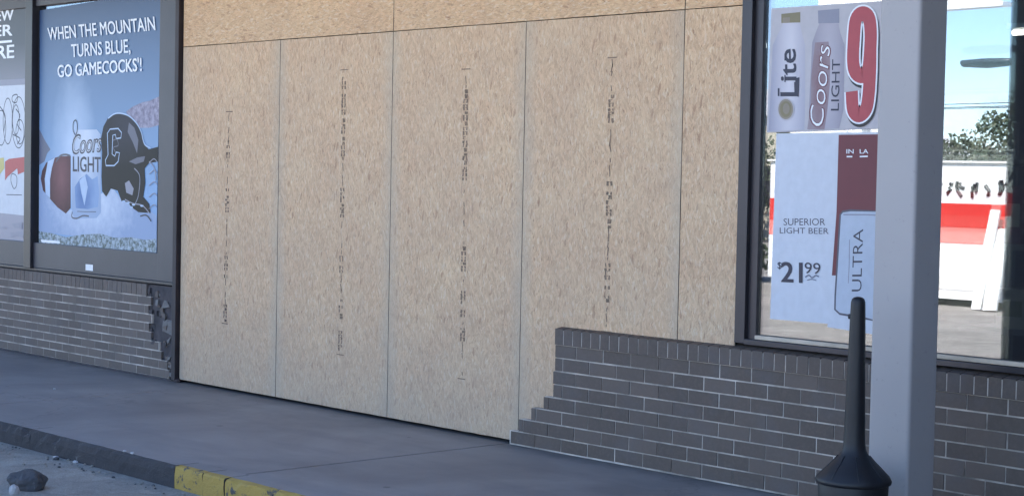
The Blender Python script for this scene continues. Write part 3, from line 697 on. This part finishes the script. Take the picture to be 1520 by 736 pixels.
q = hit(1512, 50, 1, 1.1); bm = bmesh.new(); box(bm, (q.x-.1, 1.12, q.z+.05), (q.x+2.2, 1.5, 2.99)); obj('bulkhead', bm, 'inside', shop)
il = tag(empty('strip_light', (q.x, 1.05, q.z)), 'small white strip light inside the shop at the top right', 'lamp')
bm = bmesh.new(); box(bm, (-.02, -.03, .02), (1.1, .05, .045)); obj('housing', bm, 'steel', il)
bm = bmesh.new(); tube(bm, [(0, 0, 0), (1.08, 0, 0)], .014, 10); obj('tube', bm, 'tube', il)
# ------------------------------------------------------------------ column and smoking receptacle
cx0, cx1, cy0, cy1 = 6.535, 6.745, -.60, -.395
col = tag(empty('canopy_column', ((cx0+cx1)/2, (cy0+cy1)/2, 0)), 'square lilac grey steel column in front of the right window', 'column')
oc = col.location.copy()
bm = bmesh.new(); box(bm, (cx0, cy0, .013), (cx1, cy1, 3.295), 0, .02, 5); obj('shaft', bm, 'column', col, off=oc)
bm = bmesh.new(); box(bm, (cx0-.05, cy0-.05, .001), (cx1+.05, cy1+.05, .0125), 0, .003)
for sx in (-.035, .245):
    for sy in (-.035, .24): lathe(bm, [(.012, .0125), (.012, .03), (.006, .034)], 12, 0, cx0+sx, cy0+sy)
obj('base_plate', bm, 'column', col, off=oc)
rx, ry = 6.655, -.86
rc = tag(empty('smoking_receptacle', (rx, ry, .001)), 'black bottle-shaped cigarette receptacle standing in front of the grey column', 'ash receptacle')
bm = bmesh.new()
lathe(bm, [(.138, 0), (.150, .01), (.152, .05), (.147, .10), (.145, .20), (.148, .292), (.146, .297)], 56)
obj('bucket', bm, 'rubber', rc, True)
bm = bmesh.new()
lathe(bm, [(.150, .287), (.158, .291), (.160, .302), (.155, .314), (.125, .344), (.092, .377), (.062, .409), (.050, .430), (.0455, .46), (.043, .56), (.040, .68), (.037, .80), (.034, .92), (.031, 1.03), (.030, 1.052), (.026, 1.065), (.018, 1.072), (.006, 1.075)], 56)
for k in range(8):   # faint moulded ribs on the shoulder
    a = k*math.pi/4; pts = [(math.cos(a)*r, math.sin(a)*r, z) for r, z in ((.152, .316), (.124, .345), (.091, .378), (.066, .406))]; tube(bm, pts, .0025, 6)
obj('neck', bm, 'rubber', rc, True)
bm = bmesh.new(); tube(bm, [(-.028, -.01, .99), (-.037, -.013, .99)], .011, 14); obj('snuff_hole', bm, 'frame', rc)
def sm(o):
    pass

# ------------------------------------------------------------------ rock and litter by the kerb
def rock(loc, r, sq, name, lab, cat, mat, sub=3, amp=.25, group=None, seed=1):
    bm = bmesh.new(); bmesh.ops.create_icosphere(bm, subdivisions=sub, radius=1); R = random.Random(seed)
    from mathutils import noise
    for v in bm.verts:
        n = noise.noise(v.co*1.3+Vector((seed*3.1, 0, 0)))*amp+noise.noise(v.co*4)*amp*.3
        v.co *= 1+n; v.co.z = max(v.co.z, -.45); v.co = Vector((v.co.x*r*sq[0], v.co.y*r*sq[1], (v.co.z+.45)*r*sq[2]))
    return tag(obj(name, bm, mat, loc=loc), lab, cat, group)
q = hit(40, 724, 2, GZ); rock((q.x, q.y, GZ), .088, (1.25, 1, .75), 'rock', 'dark rough rock lying on the asphalt below the kerb', 'rock', 'stone', 4, .3, seed=5)
q = hit(21, 733, 2, GZ); rock((q.x, q.y, GZ), .028, (.7, 1, 1.3), 'pebble', 'small pale pebble beside the dark rock', 'pebble', 'litter', 2, .3, seed=9)
for i, (a, b, z, s, lab) in enumerate(((177, 671, 0, .010, 'white litter scrap on the walk edge, left of a pair'), (188, 674, 0, .012, 'white litter scrap on the walk edge, right of a pair'), (83, 680, GZ, .016, 'white litter scrap against the foot of the kerb'), (118, 686, GZ, .014, 'tiny white scrap at the kerb foot'), (81, 577.5, 0, .009, 'tiny white scrap lying in the middle of the sidewalk'))):
    q = hit(a, b, 2, z); q.y = min(q.y, KY-.02) if z else max(q.y, KY+.02)
    rock((q.x, q.y, z+.001), s, (1.5, .9, .7), 'litter_scrap', lab, 'litter', 'litter', 2, .5, seed=20+i)
bm = bmesh.new(); R = random.Random(3)
for k in range(420):       # loose gravel and grit gathered in the gutter
    x = R.uniform(-3, 5.5); y = KY-.01-abs(R.gauss(0, .11)); s = R.uniform(.003, .011)*(1 if R.random() < .93 else 1.8)
    g = bmesh.ops.create_icosphere(bm, subdivisions=1, radius=s)
    mi = 0 if R.random() < .25 else 1
    for v in g['verts']:
        v.co = Vector((v.co.x*R.uniform(.8, 1.3)+x, v.co.y+y, v.co.z*.7+GZ+s*.3))
        for f in v.link_faces: f.material_index = mi
o = obj('gutter_gravel', bm, ['stone', 'asphalt']); o['kind'] = 'stuff'; o['label'] = 'loose grit gathered along the foot of the kerb'; o['category'] = 'gravel'
# dirt piled at the foot of jamb
rock((-.005, -.03, .001), .03, (1.3, .7, .6), 'debris_lump', 'dark lump of debris at the foot of the jamb post', 'debris', 'jamb', 2, .4, seed=31)

# ------------------------------------------------------------------ the lot across the way (mirrored in the window)
def V(px, py, dist):   # where a mirrored pixel lies at `dist` metres in front of the shop
    p_ = hit(px, py, 1, dist); return Vector((p_.x, -dist, p_.z))
# white trailer with red band
for n, c in dict(twhite=(236, 236, 232), tred=(206, 52, 44), tpink=(226, 128, 118), tyre=(28, 28, 28)).items(): MAT[n] = m_plain('trailer_'+n, lin(c), .4, .05, 3)
tr = tag(empty('cargo_trailer', (-3.6, -14.9, GZ)), 'white cargo trailer with red band mirrored in the right window', 'trailer')
bm = bmesh.new(); box(bm, (-2.4, -1, .22), (2.35, 0.9, 1.97), 0, .03); obj('body', bm, 'twhite', tr)
bm = bmesh.new(); box(bm, (-2.38, .9, 1.09), (2.33, .906, 1.42)); obj('stripe', bm, 'tred', tr)
bm = bmesh.new(); box(bm, (-2.38, .9, .87), (1.9, .905, 1.087)); obj('lower_stripe', bm, 'tpink', tr)
bm = bmesh.new(); box(bm, (-2.43, -1.03, 1.971), (2.38, .94, 2.0), 0, .01); obj('roof_rail', bm, 'twhite', tr)
bm = bmesh.new(); R = random.Random(11)
x = -2.0
while x < 2.1:      # unreadable black lettering along the top
    w = R.uniform(.1, .17)
    for k in range(3):
        a, b = (x+R.uniform(0, w), 1.50+R.uniform(0, .22)), (x+R.uniform(0, w), 1.50+R.uniform(0, .22))
        tube(bm, [(a[0], .905, a[1]), ((a[0]+b[0])/2+R.uniform(-.04, .04), .905, (a[1]+b[1])/2), (b[0], .905, b[1]+.03)], .024, 6)
    x += w+.06
obj('lettering', bm, 'black', tr)
for wx in (-.5, .35):
    bm = bmesh.new(); lathe(bm, [(.2, -.09), (.31, -.08), (.32, 0), (.31, .08), (.2, .09)], 28)
    bmesh.ops.rotate(bm, verts=bm.verts, cent=(0, 0, 0), matrix=Matrix.Rotation(rad(90), 3, 'X')); bmesh.ops.translate(bm, verts=bm.verts, vec=(wx, .86, .31)); w = obj('wheel', bm, 'tyre', tr)
    bm = bmesh.new(); lathe(bm, [(.18, -.02), (.17, .02), (.06, .05)], 20); bmesh.ops.rotate(bm, verts=bm.verts, cent=(0, 0, 0), matrix=Matrix.Rotation(rad(-90), 3, 'X')); bmesh.ops.translate(bm, verts=bm.verts, vec=(wx, .96, .31)); obj('rim', bm, 'steel', w)
bm = bmesh.new(); box(bm, (-2.3, .89, .1), (2.3, .92, .22)); obj('skirt', bm, 'twhite', tr)
for sx in (-1.25, 0.05):
    bm = bmesh.new(); box(bm, (sx-.012, .906, .24), (sx+.012, .912, 1.95)); obj('seam_strip', bm, 'steel', tr)
bm = bmesh.new(); box(bm, (-2.2, .907, .3), (-1.35, .925, 1.82), 0, .008); dd = obj('door', bm, 'twhite', tr)
bm = bmesh.new(); box(bm, (-1.47, .926, 1.0), (-1.42, .96, 1.2), 0, .006); obj('handle', bm, 'steel', dd)
# leaning white planks
for i, (a, b, wd) in enumerate((((1447, 452), (1476, 312), .14), ((1467, 452), (1486, 340), .2))):
    A = V(a[0], a[1], 13.5); B = V(b[0], b[1], 13.88); A.z = GZ+.02
    d = (B-A); bm = bmesh.new(); n_ = Vector((0, 1, 0)); s_ = d.cross(n_).normalized()*wd/2; tq = s_.cross(d).normalized()*.02
    vs = [bm.verts.new(p_) for p_ in (A-s_-tq, A+s_-tq, A+s_+tq, A-s_+tq, B-s_-tq, B+s_-tq, B+s_+tq, B-s_+tq)]
    for qd in ((0,3,2,1),(4,5,6,7),(0,1,5,4),(1,2,6,5),(2,3,7,6),(3,0,4,7)): bm.faces.new([vs[k] for k in qd])
    bmesh.ops.recalc_face_normals(bm, faces=bm.faces)
    tag(obj('ramp_board', bm, 'twhite'), ('narrow', 'wide')[i]+' white ramp board leaning on the trailer', 'board')
# white tapered canopy on a post
pt = V(1487, 8, 16); bm = bmesh.new()
x1 = pt.x; z1 = pt.z
vs = []
for y in (-16, -16.25):
    vs.append([bm.verts.new((x, y, z)) for x, z in ((x1, z1), (x1-3.4, z1-.02), (x1-3.4, z1+.9), (x1, z1+.06))])
a, b = vs; bm.faces.new(a); bm.faces.new(b[::-1])
for i in range(4): bm.faces.new((a[i], b[i], b[(i+1) % 4], a[(i+1) % 4]))
bmesh.ops.recalc_face_normals(bm, faces=bm.faces)
cn = tag(empty('sign_beam', (x1-2.6, -16.13, GZ)), 'white tapered beam on a post across the lot', 'beam'); obj('beam_panel', bm, 'twhite', cn, off=cn.location)
bm = bmesh.new(); box(bm, (-.12, -.12, 0), (.12, .12, z1-GZ-.01), 0, .01); obj('post', bm, 'twhite', cn)
# street lamp with its arm
L0 = V(1427, 93, 20); L1 = V(1500, 92, 20)
sl = tag(empty('street_lamp', (L1.x+1.3, -20, GZ)), 'dark street lamp with long arm and flat head across the lot', 'street lamp'); o_ = sl.location
bm = bmesh.new(); tube(bm, [(0, 0, 0), (0, 0, 2), (0, 0, L1.z-GZ+.1)], [.11, .09, .07], 14); obj('pole', bm, 'frame', sl)
bm = bmesh.new(); tube(bm, [(0, 0, L1.z-GZ), ((L0.x+L1.x)/2-o_.x, 0, L1.z-GZ)], .05, 10); obj('arm', bm, 'frame', sl)
bm = bmesh.new(); xc = (L0.x-o_.x)
lx = [xc, xc+.05, xc+.5, xc+.9, xc+1.2]; hh = [.03, .09, .12, .10, .04]
tube(bm, [(x, 0, L0.z-GZ) for x in lx], hh, 14)
for v in bm.verts:
    v.co.y *= 1.6
    if v.co.z > L0.z-GZ: v.co.z = L0.z-GZ+(v.co.z-L0.z+GZ)*.45
obj('lamp_head', bm, 'frame', sl, True)
# power lines
pl = tag(empty('utility_pole', (14, -34, GZ)), 'wooden utility pole carrying sagging wires behind the lot', 'utility pole')
MAT['pole'] = m_plain('pole_wood', (.12, .09, .07), .9)
bm = bmesh.new(); tube(bm, [(0, 0, 0), (0, 0, 9)], [.16, .11], 12); obj('pole', bm, 'pole', pl)
bm = bmesh.new(); box(bm, (-.06, -1, 8.2), (.06, 1, 8.35)); obj('crossarm', bm, 'pole', pl)
zw = V(1440, 160, 34).z
for k, (dy, dz) in enumerate(((-.3, 0), (.3, .05), (0, -.05))):
    bm = bmesh.new(); pts = []
    for i in range(25):
        f_ = i/24; X_ = 14-70*f_; pts.append((X_, -34+dy, zw+dz+.25*math.sin(i*.2)*0+(4*(f_-.5)**2)*1.2))
    tube(bm, pts, .012, 6); tag(obj('power_line', bm, 'black'), ('lowest', 'middle', 'highest')[(1, 2, 0)[k]]+' black power line strung beyond the lot', 'wire')
# small gabled house
def house(x, y, w, d, h, lab, wall):
    e = tag(empty('house', (x, y, GZ)), lab, 'house')
    bm = bmesh.new(); box(bm, (-w/2, -d/2, 0), (w/2, d/2, h))
    vs = [bm.verts.new(c) for c in ((-w/2, d/2-.01, h), (w/2, d/2-.01, h), (0, d/2-.01, h+w*.28))]; bm.faces.new(vs); obj('wall', bm, wall, e)
    bm = bmesh.new(); t_ = .12
    for s in (-1, 1):
        a = [(0, h+w*.28), (s*(w/2+.4), h-.22), (s*(w/2+.4), h-.22+t_), (0, h+w*.28+t_)]
        r1 = [bm.verts.new((p_[0], d/2+.3, p_[1]+.02)) for p_ in a]; r2 = [bm.verts.new((p_[0], -d/2-.3, p_[1]+.02)) for p_ in a]
        bm.faces.new(r1); bm.faces.new(r2[::-1])
        for i in range(4): bm.faces.new((r1[i], r2[i], r2[(i+1) % 4], r1[(i+1) % 4]))
    bmesh.ops.recalc_face_normals(bm, faces=bm.faces); obj('roof', bm, 'twhite', e)
    for wx in (-w*.28, w*.22):
        bm = bmesh.new(); box(bm, (wx-.45, d/2, 1.0), (wx+.45, d/2+.05, 2.1)); wn = obj('window', bm, 'frame', e)
    bm = bmesh.new(); box(bm, (-.45, d/2, 0), (.45, d/2+.05, 2.05)); obj('door', bm, 'tred', e)
p_ = V(1142, 250, 34); house(p_.x, -36, 6.5, 7, 2.4, 'small pale gabled house among trees across the lot', 'boxw')
MAT['wallw'] = m_plain('far_wall', (.5, .48, .44), .9)
# trees
MAT['bark'] = m_plain('bark', (.10, .075, .055), .95)
def m_leaf(name, a, b):
    t = NT(name); at = t.n('ShaderNodeAttribute', attribute_name='tone'); t.bsdf(t.mix(at.outputs['Fac'], a, b), .6); return t.m
MAT['leaf'] = m_leaf('leaves_green', (.06, .085, .05), (.17, .19, .12)); MAT['leaf2'] = m_leaf('leaves_olive', (.08, .09, .065), (.20, .20, .15))
def tree(x, y, h, r, lab, mat, seed, n=2600, low=.3, cat='tree', kind='tree'):
    R = random.Random(seed); e = tag(empty(kind, (x, y, GZ)), lab, cat, 'trees and shrubs beyond the lot')
    bm = bmesh.new(); tube(bm, [(0, 0, 0), (.05*r, 0, h*.3), (0, .04*r, h*.6)], [.05*r+.06, .04*r+.04, .03], 9)
    for k in range(6):
        a = R.uniform(0, 6.28); b0 = h*R.uniform(.25, .45); tube(bm, [(0, 0, b0), (math.cos(a)*r*.35, math.sin(a)*r*.35, b0+h*.15), (math.cos(a)*r*.7, math.sin(a)*r*.7, b0+h*.28)], [.05, .035, .015], 6)
    obj('trunk', bm, 'bark', e)
    bm = bmesh.new(); tn = bm.verts.layers.float.new('tone')
    cl = []
    for k in range(26):
        a = R.uniform(0, 6.28); zz = R.uniform(low+.08, .95); rr = r*math.sqrt(max(0, 1-((zz-.58)/.45)**2))*R.uniform(.2, .95)
        cl.append((math.cos(a)*rr, math.sin(a)*rr, zz*h, R.uniform(.22, .42)*r, R.random()))
    for k in range(n):
        c = R.choice(cl); d = Vector((R.gauss(0, 1), R.gauss(0, 1), R.gauss(0, .8))); d = d.normalized()*c[3]*R.random()**.4
        p0 = Vector(c[:3])+d; s = R.uniform(.025, .06)*(1+r*.16 if r < 3 else 3.2)
        n1 = Vector((R.gauss(0, 1), R.gauss(0, 1), R.gauss(0, 1)+.5)).normalized(); u_ = n1.orthogonal().normalized()*s; w_ = n1.cross(u_).normalized()*s*.6
        tv = min(1, max(0, c[4]*.7+R.random()*.3))
        vs = [bm.verts.new(p0+q_) for q_ in (-u_, w_, u_, -w_)]
        for v in vs: v[tn] = tv
        bm.faces.new(vs)
    obj('crown', bm, mat, e); return e
k_ = 0
a = V(1472, 245, 28); tree(a.x+.6, -28, V(1480, 183, 28).z-GZ+.1, 1.75, 'rounded green tree mirrored beside the dark column reflection', 'leaf', 21, 9000, .15)
a = V(1425, 245, 30); tree(a.x, -31, V(1425, 222, 30).z-GZ+.1, 1.3, 'low olive tree behind the white trailer', 'leaf2', 22, 5000, .1)
a = V(1390, 245, 30); tree(a.x-.3, -32, V(1400, 218, 30).z-GZ+.2, 1.6, 'low green tree left of the olive tree behind the trailer', 'leaf', 23, 5000, .1)
a = V(1145, 240, 30); tree(a.x-1.9, -30, V(1145, 200, 30).z-GZ, 1.9, 'green tree standing before the small gabled house', 'leaf', 24, 8000, .05)
a = V(1138, 240, 15.5); tree(a.x-.9, -15.5, 1.75, 1.0, 'rounded shrub left of the white trailer', 'leaf', 25, 6000, -.1, 'shrub', 'shrub')
R = random.Random(5)
for k in range(16):
    x = -75+k*8.5+R.uniform(-3, 3); y = -62-R.uniform(0, 25); h = R.uniform(3.2, 4.6) if -60 < x < 10 else R.uniform(5, 8)
    tree(x, y, h, R.uniform(3.2, 5), 'distant %s tree number'.replace(' number', '') % ('green', 'olive')[k % 2]+' in the far row behind the lot', ('leaf', 'leaf2')[k % 2], 50+k, 3000, .05)

# ------------------------------------------------------------------ light
w = bpy.data.worlds.new('World'); bpy.context.scene.world = w; w.use_nodes = True; nt = w.node_tree; nt.nodes.clear()
so = nt.nodes.new('ShaderNodeOutputWorld'); bg = nt.nodes.new('ShaderNodeBackground'); sk = nt.nodes.new('ShaderNodeTexSky')
sk.sky_type = 'NISHITA'; sk.sun_disc = False; EL, AZ = rad(50), rad(12)
sk.sun_elevation = EL; sk.sun_rotation = AZ; sk.air_density = .7; sk.dust_density = 0; sk.ozone_density = 2.2
bg.inputs[1].default_value = .12; nt.links.new(sk.outputs[0], bg.inputs[0]); nt.links.new(bg.outputs[0], so.inputs[0])
ld = bpy.data.lights.new('sun', 'SUN'); ld.energy = 5.0; ld.angle = rad(.5); ld.color = (1, .91, .80)
lo = bpy.data.objects.new('sun', ld); C.objects.link(lo)
d = Vector((math.sin(AZ)*math.cos(EL), math.cos(AZ)*math.cos(EL), math.sin(EL))); lo.rotation_euler = d.to_track_quat('Z', 'Y').to_euler(); lo.location = (0, 5, 20)

sc = bpy.context.scene
sc.render.engine = 'CYCLES'
sc.view_settings.view_transform = 'Standard'; sc.view_settings.look = 'None'; sc.view_settings.gamma = 1; sc.view_settings.exposure = 2.18
sc.cycles.max_bounces = 8; sc.cycles.transparent_max_bounces = 12
